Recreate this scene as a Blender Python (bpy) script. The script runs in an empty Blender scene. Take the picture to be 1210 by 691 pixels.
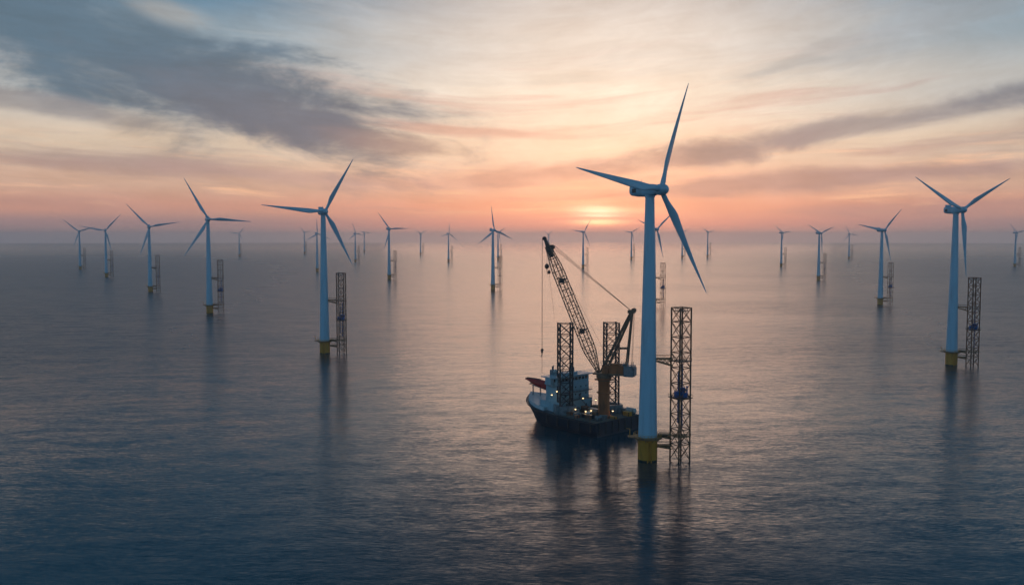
import bpy, math, random
from mathutils import Vector, Matrix

random.seed(7)
scene = bpy.context.scene
col = scene.collection

# ------------------------------------------------------------------ camera
PW, PH, F = 1210.0, 691.0, 1050.0          # photograph size, focal length in its pixels
HORIZON, CAMH = 281.0, 82.1
PITCH = math.atan((PH / 2 - HORIZON) / F)
cam_d = bpy.data.cameras.new('camera')
cam = bpy.data.objects.new('camera', cam_d)
col.objects.link(cam)
cam_d.sensor_width = 36.0
cam_d.lens = 36.0 * F / PW
cam_d.clip_start = 1.0
cam_d.clip_end = 60000.0
cam.location = (0, 0, CAMH)
cam.rotation_euler = (math.pi / 2 - PITCH, 0, 0)
scene.camera = cam

# ------------------------------------------------------------------ world, sun, exposure
SUN_AZ = math.atan((711 - PW / 2) / F)      # to the right of straight ahead
SUN_EL = math.radians(1.9)
SKY_GAIN = 1.08

def lin(c):
    return tuple(((v / 255) / 12.92 if v / 255 <= 0.04045 else ((v / 255 + 0.055) / 1.055) ** 2.4) for v in c)


class S:
    """A float socket with arithmetic."""
    nt = None

    def __init__(s, sock): s.k = sock

    @staticmethod
    def op(o, *a, clamp=False):
        n = S.nt.nodes.new('ShaderNodeMath'); n.operation = o; n.use_clamp = clamp
        for i, v in enumerate(a):
            if isinstance(v, S): S.nt.links.new(v.k, n.inputs[i])
            else: n.inputs[i].default_value = float(v)
        return S(n.outputs[0])

    def __add__(s, o): return S.op('ADD', s, o)
    __radd__ = __add__
    def __sub__(s, o): return S.op('SUBTRACT', s, o)
    def __rsub__(s, o): return S.op('SUBTRACT', o, s)
    def __mul__(s, o): return S.op('MULTIPLY', s, o)
    __rmul__ = __mul__
    def __truediv__(s, o): return S.op('DIVIDE', s, o)
    def __rtruediv__(s, o): return S.op('DIVIDE', o, s)
    def pw(s, e): return S.op('POWER', s, e)
    def clamp(s): return S.op('ADD', s, 0.0, clamp=True)


def sstep(x, a, b):
    n = S.nt.nodes.new('ShaderNodeMapRange'); n.interpolation_type = 'SMOOTHSTEP'
    S.nt.links.new(x.k, n.inputs['Value'])
    n.inputs['From Min'].default_value = a; n.inputs['From Max'].default_value = b
    if a > b:
        n.inputs['From Min'].default_value = b; n.inputs['From Max'].default_value = a
        n.inputs['To Min'].default_value = 1.0; n.inputs['To Max'].default_value = 0.0
    return S(n.outputs['Result'])


def vec(x, y, z=0.0):
    n = S.nt.nodes.new('ShaderNodeCombineXYZ')
    for i, v in enumerate((x, y, z)):
        if isinstance(v, S): S.nt.links.new(v.k, n.inputs[i])
        else: n.inputs[i].default_value = v
    return n.outputs[0]


def noise(v, scale=1.0, detail=4.0, rough=0.55, color=False, dist=0.0):
    n = S.nt.nodes.new('ShaderNodeTexNoise')
    S.nt.links.new(v, n.inputs['Vector'])
    n.inputs['Scale'].default_value = scale; n.inputs['Detail'].default_value = detail
    n.inputs['Roughness'].default_value = rough; n.inputs['Distortion'].default_value = dist
    return n.outputs['Color'] if color else S(n.outputs[0])


def mixc(f, a, b, mode='MIX'):
    n = S.nt.nodes.new('ShaderNodeMix'); n.data_type = 'RGBA'; n.blend_type = mode
    for sock, v in ((n.inputs[0], f), (n.inputs[6], a), (n.inputs[7], b)):
        if isinstance(v, S): S.nt.links.new(v.k, sock)
        elif isinstance(v, (int, float)): sock.default_value = v
        elif isinstance(v, tuple): sock.default_value = (*v, 1.0)
        else: S.nt.links.new(v, sock)
    return n.outputs[2]


def ramp(f, stops):
    n = S.nt.nodes.new('ShaderNodeValToRGB'); S.nt.links.new(f.k, n.inputs[0])
    cr = n.color_ramp; cr.interpolation = 'EASE'
    while len(cr.elements) < len(stops): cr.elements.new(0.5)
    for e, (p, c) in zip(cr.elements, stops):
        e.position = p; e.color = (*c, 1.0)
    return n.outputs[0]


world = bpy.data.worlds.new('World')
scene.world = world
world.use_nodes = True
nt = world.node_tree
nt.nodes.clear()
S.nt = nt
tc = nt.nodes.new('ShaderNodeTexCoord')
nrm = nt.nodes.new('ShaderNodeVectorMath'); nrm.operation = 'NORMALIZE'
nt.links.new(tc.outputs['Generated'], nrm.inputs[0])
sep = nt.nodes.new('ShaderNodeSeparateXYZ'); nt.links.new(nrm.outputs[0], sep.inputs[0])
X, Y, Z = S(sep.outputs[0]), S(sep.outputs[1]), S(sep.outputs[2])
az = S.op('ARCTAN2', X, Y)                                   # azimuth from straight ahead
hor = S.op('SQRT', X * X + Y * Y)
elv = Z / S.op('MAXIMUM', hor, 0.02)                        # tangent of the elevation
elc = S.op('MAXIMUM', elv, 0.0)

# elevation axis of the ramps: square root, so that the low sky gets most of it
ev = S.op('SQRT', S.op('MINIMUM', elc, 1.0))
rt = lambda st: [(math.sqrt(p), lin(c)) for p, c in st]
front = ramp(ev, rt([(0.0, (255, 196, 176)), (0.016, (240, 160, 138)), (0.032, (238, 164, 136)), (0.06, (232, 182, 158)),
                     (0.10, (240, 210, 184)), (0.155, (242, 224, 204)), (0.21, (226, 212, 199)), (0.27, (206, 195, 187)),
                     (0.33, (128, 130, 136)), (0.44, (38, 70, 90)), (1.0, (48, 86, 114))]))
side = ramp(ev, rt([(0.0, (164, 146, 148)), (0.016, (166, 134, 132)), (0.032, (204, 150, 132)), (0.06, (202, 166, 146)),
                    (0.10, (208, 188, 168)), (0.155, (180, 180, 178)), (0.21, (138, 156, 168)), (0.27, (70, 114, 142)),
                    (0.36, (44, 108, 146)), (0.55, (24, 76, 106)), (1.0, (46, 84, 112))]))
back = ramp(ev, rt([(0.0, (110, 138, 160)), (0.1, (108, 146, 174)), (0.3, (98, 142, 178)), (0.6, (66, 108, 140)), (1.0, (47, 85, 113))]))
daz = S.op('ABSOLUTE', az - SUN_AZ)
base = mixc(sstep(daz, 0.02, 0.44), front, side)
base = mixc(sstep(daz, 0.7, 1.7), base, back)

# slow wandering of the layers
wq = noise(vec(az * 2.2, elv * 9.0, 3.1), 1.0, 3.0, 0.5, color=True)
ws = nt.nodes.new('ShaderNodeSeparateColor'); nt.links.new(wq, ws.inputs[0])
w1, w2 = S(ws.outputs[0]) - 0.5, S(ws.outputs[1]) - 0.5
fan = elv / (1.0 + 0.75 * S.op('SQRT', (az + 0.02) * (az + 0.02) + 0.01))   # streaks rise away from the vanishing point
fx = az + w1 * 0.16
fy = fan + w2 * 0.04
streak = noise(vec(fx * 2.6, fy * 46.0, 0.4), 1.0, 6.0, 0.56)
fine = noise(vec(fx * 7.0, fy * 120.0, 5.7), 1.0, 5.0, 0.6)
wisp = noise(vec(fx * 5.0, fy * 34.0, 9.3), 1.0, 8.0, 0.66, dist=0.5)


lump = noise(vec(fx * 8.0, fan * 21.0, 4.4), 1.0, 9.0, 0.62, dist=0.3)


def band(px, py, hl, hw, slope, soft=0.35, rag=0.95):
    """Soft ragged cloud bank centred where the photograph shows it (angles seen from the site)."""
    u0, v0 = (px - PW / 2) / F, (HORIZON - py) / F
    a, b = hl / F, hw / F
    t = math.radians(-slope)                                 # positive slope: falls towards the right
    du, dv = az + w1 * 0.05 - u0, elv + w2 * 0.03 - v0
    p = (du * math.cos(t) + dv * math.sin(t)) / a
    q = (dv * math.cos(t) - du * math.sin(t)) / b
    r = S.op('SQRT', p * p + q * q) + (wisp - 0.5) * rag + (streak - 0.5) * rag * 0.7 + (lump - 0.5) * 1.9
    return sstep(r, 1.0 + soft * 0.5, 0.25)


low = sstep(elv, 0.0, 0.03)                                  # clouds sink into the haze
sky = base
# thin grey-mauve streaks over all of the low and middle sky
thin = sstep(streak, 0.50, 0.72) * sstep(elv, 0.012, 0.04) * sstep(elv, 0.24, 0.12)
sky = mixc(thin * 0.62 * sstep(daz, 1.3, 0.6), sky, mixc(sstep(daz, 0.05, 0.5), lin((206, 150, 136)), lin((150, 132, 134))))
glo = sstep(fine, 0.52, 0.74) * sstep(elv, 0.016, 0.04) * sstep(elv, 0.12, 0.07)
sky = mixc(glo * 0.66 * sstep(daz, 1.2, 0.5), sky, lin((250, 196, 158)))
veil = sstep(wisp, 0.46, 0.72) * sstep(elv, 0.09, 0.16) * sstep(elv, 0.5, 0.3)
sky = mixc(veil * 0.3 * sstep(daz, 1.4, 0.7), sky, mixc(sstep(daz, 0.15, 0.6), lin((198, 190, 182)), lin((146, 150, 156))))

BANKS = [  # px, py, half length, half width, slope, colour, strength
    (200, 92, 360, 68, 17, (84, 104, 122), 1.0),
    (330, 150, 120, 30, 12, (104, 106, 122), 0.8),
    (70, 40, 320, 72, 12, (88, 112, 130), 0.85),
    (320, 140, 190, 42, 16, (100, 108, 122), 0.8),
    (478, 174, 90, 15, 4, (146, 126, 126), 0.75),
    (95, 142, 160, 13, 10, (136, 132, 136), 0.7),
    (120, 206, 170, 8, 4, (168, 140, 134), 0.65),
    (330, 212, 210, 11, 3, (172, 142, 138), 0.55),
    (620, 206, 190, 15, -5, (192, 150, 140), 0.7),
    (800, 188, 190, 16, -7, (168, 138, 136), 0.7),
    (1010, 158, 290, 17, -8, (132, 126, 132), 0.75),
    (1190, 128, 180, 16, -9, (112, 118, 130), 0.7),
    (1000, 214, 340, 13, -3, (160, 134, 134), 0.75),
    (1090, 42, 220, 30, -17, (146, 152, 158), 0.55),
    (960, 66, 90, 10, -24, (166, 164, 162), 0.4),
    (1130, 246, 240, 9, -1, (160, 130, 132), 0.45),
    (110, 250, 260, 9, 2, (174, 138, 132), 0.35),
]
for px, py, hl, hw, sl, c, k in BANKS:
    sky = mixc(band(px, py, hl, hw, sl) * k, sky, lin(c))
# pale lit cloud left of the big bank
sky = mixc(band(225, 36, 60, 16, 14) * 0.3, sky, lin((206, 190, 172)))

fib = noise(vec(fx * 4.5, fy * 190.0, 6.1), 1.0, 6.0, 0.62)
fib2 = noise(vec(fx * 13.0 + 3.0, fy * 42.0, 1.7), 1.0, 9.0, 0.66, dist=0.25)
fa = sstep(elv, 0.015, 0.045) * sstep(daz, 1.5, 0.7)
gain = 1.0 + fa * ((fib - 0.5) * 0.14 + (fib2 - 0.5) * 0.50)
gm = nt.nodes.new('ShaderNodeCombineColor')
for i_, e_ in enumerate((0.8, 1.0, 1.15)): nt.links.new(gain.pw(e_).k, gm.inputs[i_])
sky = mixc(1.0, sky, gm.outputs[0], 'MULTIPLY')

# glow of the sun behind the low bank
def gl(px, py, a, b):
    du = (az - (px - PW / 2) / F) / (a / F); dv = (elv - (HORIZON - py) / F) / (b / F)
    return S.op('EXPONENT', (du * du + dv * dv) * -1.0)
bars = 0.45 + 1.1 * sstep(noise(vec(fx * 6.0, fy * 150.0, 2.2), 1.0, 3.0, 0.5), 0.36, 0.62)
def addg(s, f, c):
    return mixc(f, s, mixc(1.0, s, c, 'ADD'))
sky = addg(sky, (gl(711, 240, 220, 40) * 0.9).clamp(), (0.08, 0.03, 0.01))
sky = addg(sky, (gl(707, 250, 80, 16) * bars * 0.75).clamp(), (0.40, 0.17, 0.08))
sky = addg(sky, (gl(706, 253, 26, 9) * bars * 0.8).clamp(), (0.8, 0.50, 0.34))
sky = addg(sky, (gl(707, 263, 26, 3.5) * 0.8).clamp(), (1.4, 0.62, 0.20))

nish = nt.nodes.new('ShaderNodeTexSky'); nish.sky_type = 'NISHITA'; nish.sun_disc = False
nish.sun_elevation = SUN_EL; nish.sun_rotation = SUN_AZ
nish.air_density = 1.2; nish.dust_density = 2.0
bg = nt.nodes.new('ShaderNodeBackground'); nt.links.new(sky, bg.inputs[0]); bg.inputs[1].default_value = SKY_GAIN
bn = nt.nodes.new('ShaderNodeBackground'); nt.links.new(nish.outputs[0], bn.inputs[0]); bn.inputs[1].default_value = 0.012
ads = nt.nodes.new('ShaderNodeAddShader'); nt.links.new(bg.outputs[0], ads.inputs[0]); nt.links.new(bn.outputs[0], ads.inputs[1])
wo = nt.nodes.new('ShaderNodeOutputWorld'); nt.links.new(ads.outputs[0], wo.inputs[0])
world.cycles.sampling_method = 'MANUAL'
world.cycles.sample_map_resolution = 2048

sun_d = bpy.data.lights.new('sun', 'SUN')
sun = bpy.data.objects.new('sun', sun_d); col.objects.link(sun)
sun_d.energy = 0.13
sun_d.angle = math.radians(28)
sun_d.color = (1.0, 0.60, 0.42)
sd = Vector((math.sin(SUN_AZ) * math.cos(SUN_EL), math.cos(SUN_AZ) * math.cos(SUN_EL), math.sin(SUN_EL)))
sun.rotation_euler = sd.to_track_quat('Z', 'Y').to_euler()

vs = scene.view_settings
vs.view_transform = 'Standard'; vs.look = 'None'; vs.exposure = 0.0; vs.gamma = 1.0
vs.use_curve_mapping = False
scene.render.engine = 'CYCLES'
scene.cycles.use_denoising = True
scene.cycles.max_bounces = 6
scene.cycles.volume_bounces = 2
scene.cycles.sample_clamp_indirect = 4.0


# ------------------------------------------------------------------ photograph geometry
def ray(px, py):
    a, b = (px - PW / 2) / F, (PH / 2 - py) / F
    return Vector((a, math.cos(PITCH) + b * math.sin(PITCH), -math.sin(PITCH) + b * math.cos(PITCH)))


def on_level(px, py, z=0.0):
    d = ray(px, py)
    t = (z - CAMH) / d.z
    return Vector((0, 0, CAMH)) + d * t


# ------------------------------------------------------------------ materials
def mat(name, colr, rough=0.5, metal=0.0, second=None, scale=0.4, lo=0.45, hi=0.7, stretch=(1, 1, 1), emit=None, spec=0.5):
    m = bpy.data.materials.new(name); m.use_nodes = True
    t = m.node_tree; S.nt = t
    b = t.nodes['Principled BSDF']
    b.inputs['Base Color'].default_value = (*colr, 1); b.inputs['Roughness'].default_value = rough
    b.inputs['Metallic'].default_value = metal
    b.inputs['Specular IOR Level'].default_value = spec
    if second:
        g = t.nodes.new('ShaderNodeTexCoord'); mp = t.nodes.new('ShaderNodeMapping')
        mp.inputs['Scale'].default_value = stretch
        t.links.new(g.outputs['Object'], mp.inputs[0])
        f = sstep(noise(mp.outputs[0], scale, 6.0, 0.6), lo, hi)
        t.links.new(mixc(f, colr, second), b.inputs['Base Color'])
        t.links.new((rough + (f - 0.5) * 0.15).k, b.inputs['Roughness'])
    if emit:
        b.inputs['Emission Color'].default_value = (*emit[:3], 1); b.inputs['Emission Strength'].default_value = emit[3]
    return m


M = {
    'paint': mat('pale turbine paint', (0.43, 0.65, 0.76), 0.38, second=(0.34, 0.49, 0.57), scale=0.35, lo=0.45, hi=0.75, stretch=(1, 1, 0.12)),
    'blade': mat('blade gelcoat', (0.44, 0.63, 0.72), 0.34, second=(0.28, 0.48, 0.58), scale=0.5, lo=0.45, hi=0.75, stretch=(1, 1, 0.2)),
    'yellow': mat('yellow transition paint', (0.72, 0.30, 0.03), 0.5, second=(0.34, 0.14, 0.03), scale=0.7, lo=0.5, hi=0.8, stretch=(1, 1, 0.3)),
    'growth': mat('wet dark splash zone', (0.03, 0.035, 0.025), 0.6, second=(0.10, 0.07, 0.02), scale=1.2),
    'rust': mat('weathered orange steel', (0.27, 0.115, 0.055), 0.65, second=(0.09, 0.05, 0.035), scale=0.6, lo=0.4, hi=0.65),
    'grate': mat('platform steel', (0.34, 0.16, 0.06), 0.6, second=(0.14, 0.08, 0.045), scale=0.8, lo=0.45, hi=0.65),
    'dark': mat('dark steel', (0.055, 0.05, 0.05), 0.55, second=(0.10, 0.065, 0.045), scale=0.7, lo=0.5, hi=0.7),
    'blue': mat('blue equipment paint', (0.02, 0.13, 0.42), 0.5, second=(0.05, 0.12, 0.25), scale=0.8),
    'vent': mat('dark nacelle louvre', (0.05, 0.06, 0.07), 0.6),
    'hull': mat('navy hull paint', (0.018, 0.026, 0.040), 0.38, second=(0.026, 0.030, 0.036), scale=0.3, lo=0.5, hi=0.75, stretch=(1, 1, 0.35)),
    'deck': mat('worn deck', (0.15, 0.15, 0.13), 0.7, second=(0.22, 0.17, 0.12), scale=0.35, lo=0.45, hi=0.65),
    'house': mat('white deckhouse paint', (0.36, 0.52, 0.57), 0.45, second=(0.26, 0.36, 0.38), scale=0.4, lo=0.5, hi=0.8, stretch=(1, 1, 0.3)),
    'glass': mat('dark window glass', (0.012, 0.016, 0.02), 0.08),
    'red': mat('red lifeboat shell', (0.62, 0.035, 0.03), 0.4, second=(0.42, 0.03, 0.025), scale=0.5),
    'orange': mat('orange crane paint', (0.50, 0.15, 0.05), 0.55, second=(0.24, 0.08, 0.035), scale=0.35, lo=0.42, hi=0.7, stretch=(1, 1, 0.3)),
    'crane': mat('brown crane steel', (0.27, 0.15, 0.09), 0.55, second=(0.13, 0.08, 0.06), scale=0.5),
    'rope': mat('wire rope', (0.16, 0.13, 0.12), 0.6),
    'grey': mat('grey machinery paint', (0.22, 0.25, 0.26), 0.5, second=(0.12, 0.12, 0.12), scale=0.6),
    'pale': mat('pale tank paint', (0.55, 0.55, 0.52), 0.45, second=(0.35, 0.3, 0.25), scale=0.7),
    'lamp': mat('lit deck lamp', (0.9, 0.8, 0.6), 0.4, emit=(1.0, 0.66, 0.32, 4.0)),
}


# ------------------------------------------------------------------ mesh builder
class MB:
    def __init__(s): s.v, s.f = [], []

    def add(s, vs_, fs):
        o = len(s.v); s.v += [tuple(p) for p in vs_]; s.f += [tuple(i + o for i in f) for f in fs]
        return s

    def box(s, c, d, rz=0.0):
        cx, cy, cz = c; a, b, h = d[0] / 2, d[1] / 2, d[2] / 2
        ca, sa = math.cos(rz), math.sin(rz)
        pts = []
        for z in (-h, h):
            for x, y in ((-a, -b), (a, -b), (a, b), (-a, b)):
                pts.append((cx + x * ca - y * sa, cy + x * sa + y * ca, cz + z))
        return s.add(pts, [(3, 2, 1, 0), (4, 5, 6, 7), (0, 1, 5, 4), (1, 2, 6, 5), (2, 3, 7, 6), (3, 0, 4, 7)])

    def bar(s, p, q, r, n=6, r2=None):
        p, q = Vector(p), Vector(q); r2 = r if r2 is None else r2
        d = (q - p)
        if d.length < 1e-6: return s
        d.normalize()
        a = d.cross(Vector((0, 0, 1)) if abs(d.z) < 0.9 else Vector((1, 0, 0))).normalized(); b = d.cross(a)
        pts = []
        for c, rr in ((p, r), (q, r2)):
            for i in range(n):
                t = 2 * math.pi * i / n
                pts.append(c + (a * math.cos(t) + b * math.sin(t)) * rr)
        fs = [(i, (i + 1) % n, n + (i + 1) % n, n + i) for i in range(n)]
        fs += [tuple(range(n - 1, -1, -1)), tuple(range(n, 2 * n))]
        fs = [tuple(reversed(f)) for f in fs]
        return s.add(pts, fs)

    def lathe(s, prof, n=32, axis='z', c=(0, 0, 0), cap=True):
        pts, fs = [], []
        for r, h in prof:
            for i in range(n):
                t = 2 * math.pi * i / n
                x, y = r * math.cos(t), r * math.sin(t)
                p = (x, y, h) if axis == 'z' else (x, h, y)
                pts.append((p[0] + c[0], p[1] + c[1], p[2] + c[2]))
        m = len(prof)
        for j in range(m - 1):
            for i in range(n):
                k = (i + 1) % n
                q = (j * n + i, j * n + k, (j + 1) * n + k, (j + 1) * n + i)
                fs.append(q if axis == 'z' else q[::-1])
        if cap:
            a = tuple(range(n)); b = tuple(range((m - 1) * n, m * n))
            fs += [a[::-1], b] if axis == 'z' else [a, b[::-1]]
        return s.add(pts, fs)

    def loft(s, rings, cap=True):
        n = len(rings[0]); pts = [p for r in rings for p in r]; fs = []
        for j in range(len(rings) - 1):
            for i in range(n):
                k = (i + 1) % n
                fs.append((j * n + i, j * n + k, (j + 1) * n + k, (j + 1) * n + i))
        if cap:
            fs += [tuple(range(n))[::-1], tuple(range((len(rings) - 1) * n, len(rings) * n))]
        return s.add(pts, fs)

    def mesh(s, name, material, smooth=True, angle=35):
        me = bpy.data.meshes.new(name); me.from_pydata(s.v, [], s.f); me.validate(); me.update()
        import bmesh
        bm = bmesh.new(); bm.from_mesh(me); bmesh.ops.recalc_face_normals(bm, faces=bm.faces); bm.to_mesh(me); bm.free()
        me.materials.append(material)
        if smooth:
            for p in me.polygons: p.use_smooth = True
            me.set_sharp_from_angle(angle=math.radians(angle))
        return me

    def build(s, name, material, parent=None, loc=(0, 0, 0), **k):
        return link(name, s.mesh(name, material, **k), parent, loc)


def link(name, me, parent=None, loc=(0, 0, 0)):
    o = bpy.data.objects.new(name, me); col.objects.link(o)
    o.parent = parent; o.location = loc
    return o


def thing(name, loc, rz, label, cat, group=None, scale=1.0):
    o = bpy.data.objects.new(name, None); col.objects.link(o)
    o.empty_display_size = 2; o.location = loc; o.rotation_euler = (0, 0, rz); o.scale = (scale,) * 3
    o['label'] = label; o['category'] = cat
    if group: o['group'] = group
    return o


def tag(o, label, cat, group=None):
    o['label'] = label; o['category'] = cat
    if group: o['group'] = group
    return o


# ------------------------------------------------------------------ sea
def sea_material():
    m = bpy.data.materials.new('sea water'); m.use_nodes = True
    t = m.node_tree; S.nt = t
    b = t.nodes['Principled BSDF']
    b.inputs['Base Color'].default_value = (0.001, 0.044, 0.062, 1)
    b.inputs['IOR'].default_value = 1.333
    g = t.nodes.new('ShaderNodeNewGeometry')
    sp = t.nodes.new('ShaderNodeSeparateXYZ'); t.links.new(g.outputs['Position'], sp.inputs[0])
    x, y = S(sp.outputs[0]), S(sp.outputs[1])
    # wind patches: long stretched zones of calmer and rougher water
    big = noise(vec(x * 0.0011, y * 0.0045, 1.0), 1.0, 5.0, 0.6)
    mid = noise(vec(x * 0.012 + 7.0, y * 0.035, 2.0), 1.0, 3.0, 0.55)
    far = sstep(S.op('SQRT', x * x + y * y), 200.0, 750.0)
    # calmer fan of water, added so the middle mirrors the bright low sky
    lane = (x - y * 0.06 + (big - 0.5) * 260.0) / (130.0 + S.op('ABSOLUTE', y) * 0.27)
    calm = S.op('EXPONENT', lane * lane * -1.0)
    out = sstep(S.op('SQRT', x * x + y * y), 1800.0, 8000.0)
    amp = (1.0 - out * 0.45) * (0.70 + 0.6 * sstep(big, 0.34, 0.66) + 0.3 * (mid - 0.5)) * (0.92 - 0.26 * calm + far * (2.1 - 1.85 * calm))
    t.links.new((0.16 + far * (0.17 - 0.14 * calm) - out * 0.12).k, b.inputs['Roughness'])
    wx = (noise(vec(x * 0.02, y * 0.02, 8.0), 1.0, 2.0, 0.5) - 0.5) * 14.0
    xs, ys = [], []
    for fx_, fy_, ax, ay, rot, det, z in ((0.03, 0.12, 0.05, 0.12, 9, 2.0, 0.3), (0.17, 1.6, 0.11, 0.20, -7, 2.0, 4.2), (0.21, 2.1, 0.11, 0.18, 9, 1.5, 12.9),
                                          (0.6, 3.8, 0.2, 0.26, 2, 2.5, 7.7)):
        c_, s_ = math.cos(math.radians(rot)), math.sin(math.radians(rot))
        c = noise(vec((x * c_ + y * s_) * fx_, ((y + wx) * c_ - x * s_) * fy_, z), 1.0, det, 0.5, color=True)
        q = t.nodes.new('ShaderNodeSeparateColor'); t.links.new(c, q.inputs[0])
        xs.append((S(q.outputs[0]) - 0.5) * ax); ys.append((S(q.outputs[1]) - 0.5) * ay)
    sx = (xs[0] + xs[1] + xs[2] + xs[3]) * amp; sy = (ys[0] + ys[1] + ys[2] + ys[3]) * amp
    nv = t.nodes.new('ShaderNodeVectorMath'); nv.operation = 'NORMALIZE'
    t.links.new(vec(sx * -1.0, sy * -1.0, 1.0), nv.inputs[0])
    t.links.new(nv.outputs[0], b.inputs['Normal'])
    return m


SEA_R = 15500.0
mb = MB()
radii = [0, 120, 300, 700, 1500, 3000, 6000, 10000, SEA_R]
nseg = 192
pts = [(0, 0, 0)]; fs = []
for r in radii[1:]:
    pts += [(r * math.cos(2 * math.pi * i / nseg), r * math.sin(2 * math.pi * i / nseg), 0) for i in range(nseg)]
for i in range(nseg): fs.append((0, 1 + i, 1 + (i + 1) % nseg))
for k in range(len(radii) - 2):
    a, b_ = 1 + k * nseg, 1 + (k + 1) * nseg
    for i in range(nseg):
        j = (i + 1) % nseg
        fs.append((a + i, b_ + i, b_ + j, a + j))
mb.add(pts, fs)
sea = mb.build('sea', sea_material(), smooth=False)
sea['kind'] = 'structure'

# ------------------------------------------------------------------ haze
HAZE = 1.0e-4
hz = MB().box((0, 0, 78.0), (2 * SEA_R + 900, 2 * SEA_R + 900, 176.0))
hm = bpy.data.materials.new('haze'); hm.use_nodes = True
t = hm.node_tree; t.nodes.clear()
pv = t.nodes.new('ShaderNodeVolumePrincipled'); ho = t.nodes.new('ShaderNodeOutputMaterial')
pv.inputs['Color'].default_value = (0.82, 0.92, 0.98, 1); pv.inputs['Density'].default_value = HAZE
pv.inputs['Anisotropy'].default_value = 0.68
t.links.new(pv.outputs[0], ho.inputs['Volume'])
haze = hz.build('haze', hm, smooth=False); haze['kind'] = 'stuff'

# ------------------------------------------------------------------ wind turbine meshes (hub 100 m above the water)
HUB, OVER = 100.0, 5.4

tw = MB()
prof = [(3.5, 8.9)]
for z in (19.6, 30, 41, 52, 64, 75, 87):
    r = 3.5 + (1.68 - 3.5) * (z - 8.9) / (97.6 - 8.9)
    e_ = 0.06 if z in (30, 52, 75) else 0.025
    prof += [(r, z - 0.2), (r + e_, z - 0.14), (r + e_, z + 0.14), (r - 0.004, z + 0.2)]
prof += [(1.68, 97.6)]
tw.lathe(prof, 64)
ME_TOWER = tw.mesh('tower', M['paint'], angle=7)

tp = MB(); tp.lathe([(3.62, 0.5), (3.62, 8.2), (3.75, 8.22), (3.75, 8.55)], 40)
ME_TP = tp.mesh('transition_piece', M['yellow'])
ME_PILE = MB().lathe([(3.58, -6), (3.58, 0.5)], 40).mesh('monopile', M['growth'])

pl = MB(); pl.lathe([(3.5, 8.3), (5.3, 8.3), (5.3, 8.9), (3.5, 8.9)], 40, cap=False)
pl.box((-5.9, 0.4, 8.72), (2.6, 3.6, 0.30))
for i in range(10):
    a = 2 * math.pi * i / 10
    pl.bar((3.7 * math.cos(a), 3.7 * math.sin(a), 7.2), (5.1 * math.cos(a), 5.1 * math.sin(a), 8.5), 0.12, 5)
ME_PLAT = pl.mesh('platform', M['grate'])
rl = MB()
for i in range(24):
    a = 2 * math.pi * (i + .5) / 24
    rl.bar((5.2 * math.cos(a), 5.2 * math.sin(a), 8.9), (5.2 * math.cos(a), 5.2 * math.sin(a), 10.05), 0.05, 4)
for z in (9.5, 10.05):
    for i in range(36):
        a, b_ = 2 * math.pi * i / 36, 2 * math.pi * (i + 1) / 36
        rl.bar((5.2 * math.cos(a), 5.2 * math.sin(a), z), (5.2 * math.cos(b_), 5.2 * math.sin(b_), z), 0.05, 4)
ME_RAIL = rl.mesh('railing', M['yellow'])
dv_ = MB(); dv_.bar((-6.6, 0.4, 8.8), (-6.6, 0.4, 11.6), 0.16, 6); dv_.bar((-6.6, 0.4, 11.6), (-8.0, -0.6, 12.0), 0.12, 6)
ME_DAVIT = dv_.mesh('davit', M['yellow'])
bl = MB()
for xx in (-0.7, 0.7):
    bl.bar((xx, -4.7, -3), (xx, -4.7, 7.4), 0.2, 8)
    for z in (0.8, 3.6, 6.6): bl.bar((xx, -4.7, z), (xx * 0.9, -3.4, z + 0.3), 0.12, 6)
for k in range(20): bl.bar((-0.3, -4.3, -1 + k * 0.5), (0.3, -4.3, -1 + k * 0.5), 0.04, 4)
for xx in (-0.3, 0.3): bl.bar((xx, -4.3, -2), (xx, -4.3, 9.6), 0.06, 4)
ME_LAND = bl.mesh('boat_landing', M['yellow'])


def sup(w, h, y, cz, n=24, e=0.55):
    r = []
    for i in range(n):
        t_ = 2 * math.pi * i / n; c, s_ = math.cos(t_), math.sin(t_)
        r.append((math.copysign(abs(c) ** e, c) * w / 2, y, cz + math.copysign(abs(s_) ** e, s_) * h / 2))
    return r


na = MB()
na.loft([sup(3.0, 3.0, -3.6, 100), sup(3.7, 3.8, -3.0, 100), sup(4.2, 4.4, -1.2, 100.0), sup(4.35, 4.7, 2.0, 99.95), sup(4.3, 4.6, 5.6, 100.05),
         sup(3.9, 4.1, 8.0, 100.2), sup(3.2, 3.3, 8.7, 100.3)])
na.lathe([(1.72, 97.2), (1.95, 97.75), (1.95, 98.2)], 32)
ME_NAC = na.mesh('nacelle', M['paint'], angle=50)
cl = MB(); cl.box((0, 6.6, 102.9), (3.4, 1.5, 1.3)); cl.bar((0.9, 5.0, 102.0), (0.9, 5.0, 104.2), 0.07, 5); cl.bar((-0.9, 5.0, 102.0), (-0.9, 5.0, 103.9), 0.07, 5)
ME_COOL = cl.mesh('cooler', M['paint'])
ME_VENT = [MB().box((0, 8.7, 100.2), (2.3, 0.14, 2.0)).mesh('vent', M['vent'])]
ME_VENT += [MB().box((q * 2.13, 5.9, 99.9), (0.14, 1.9, 1.5)).mesh('vent', M['vent']) for q in (-1, 1)]
hb = MB()
hb.lathe([(1.55, -3.62), (1.9, -3.9), (2.05, -4.6), (2.05, -6.1), (1.9, -6.9), (1.5, -7.7), (0.9, -8.25), (0.3, -8.5), (0.02, -8.52)], 32, 'y', (0, 0, 100))
ME_HUB = hb.mesh('hub', M['paint'], angle=50)

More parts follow.
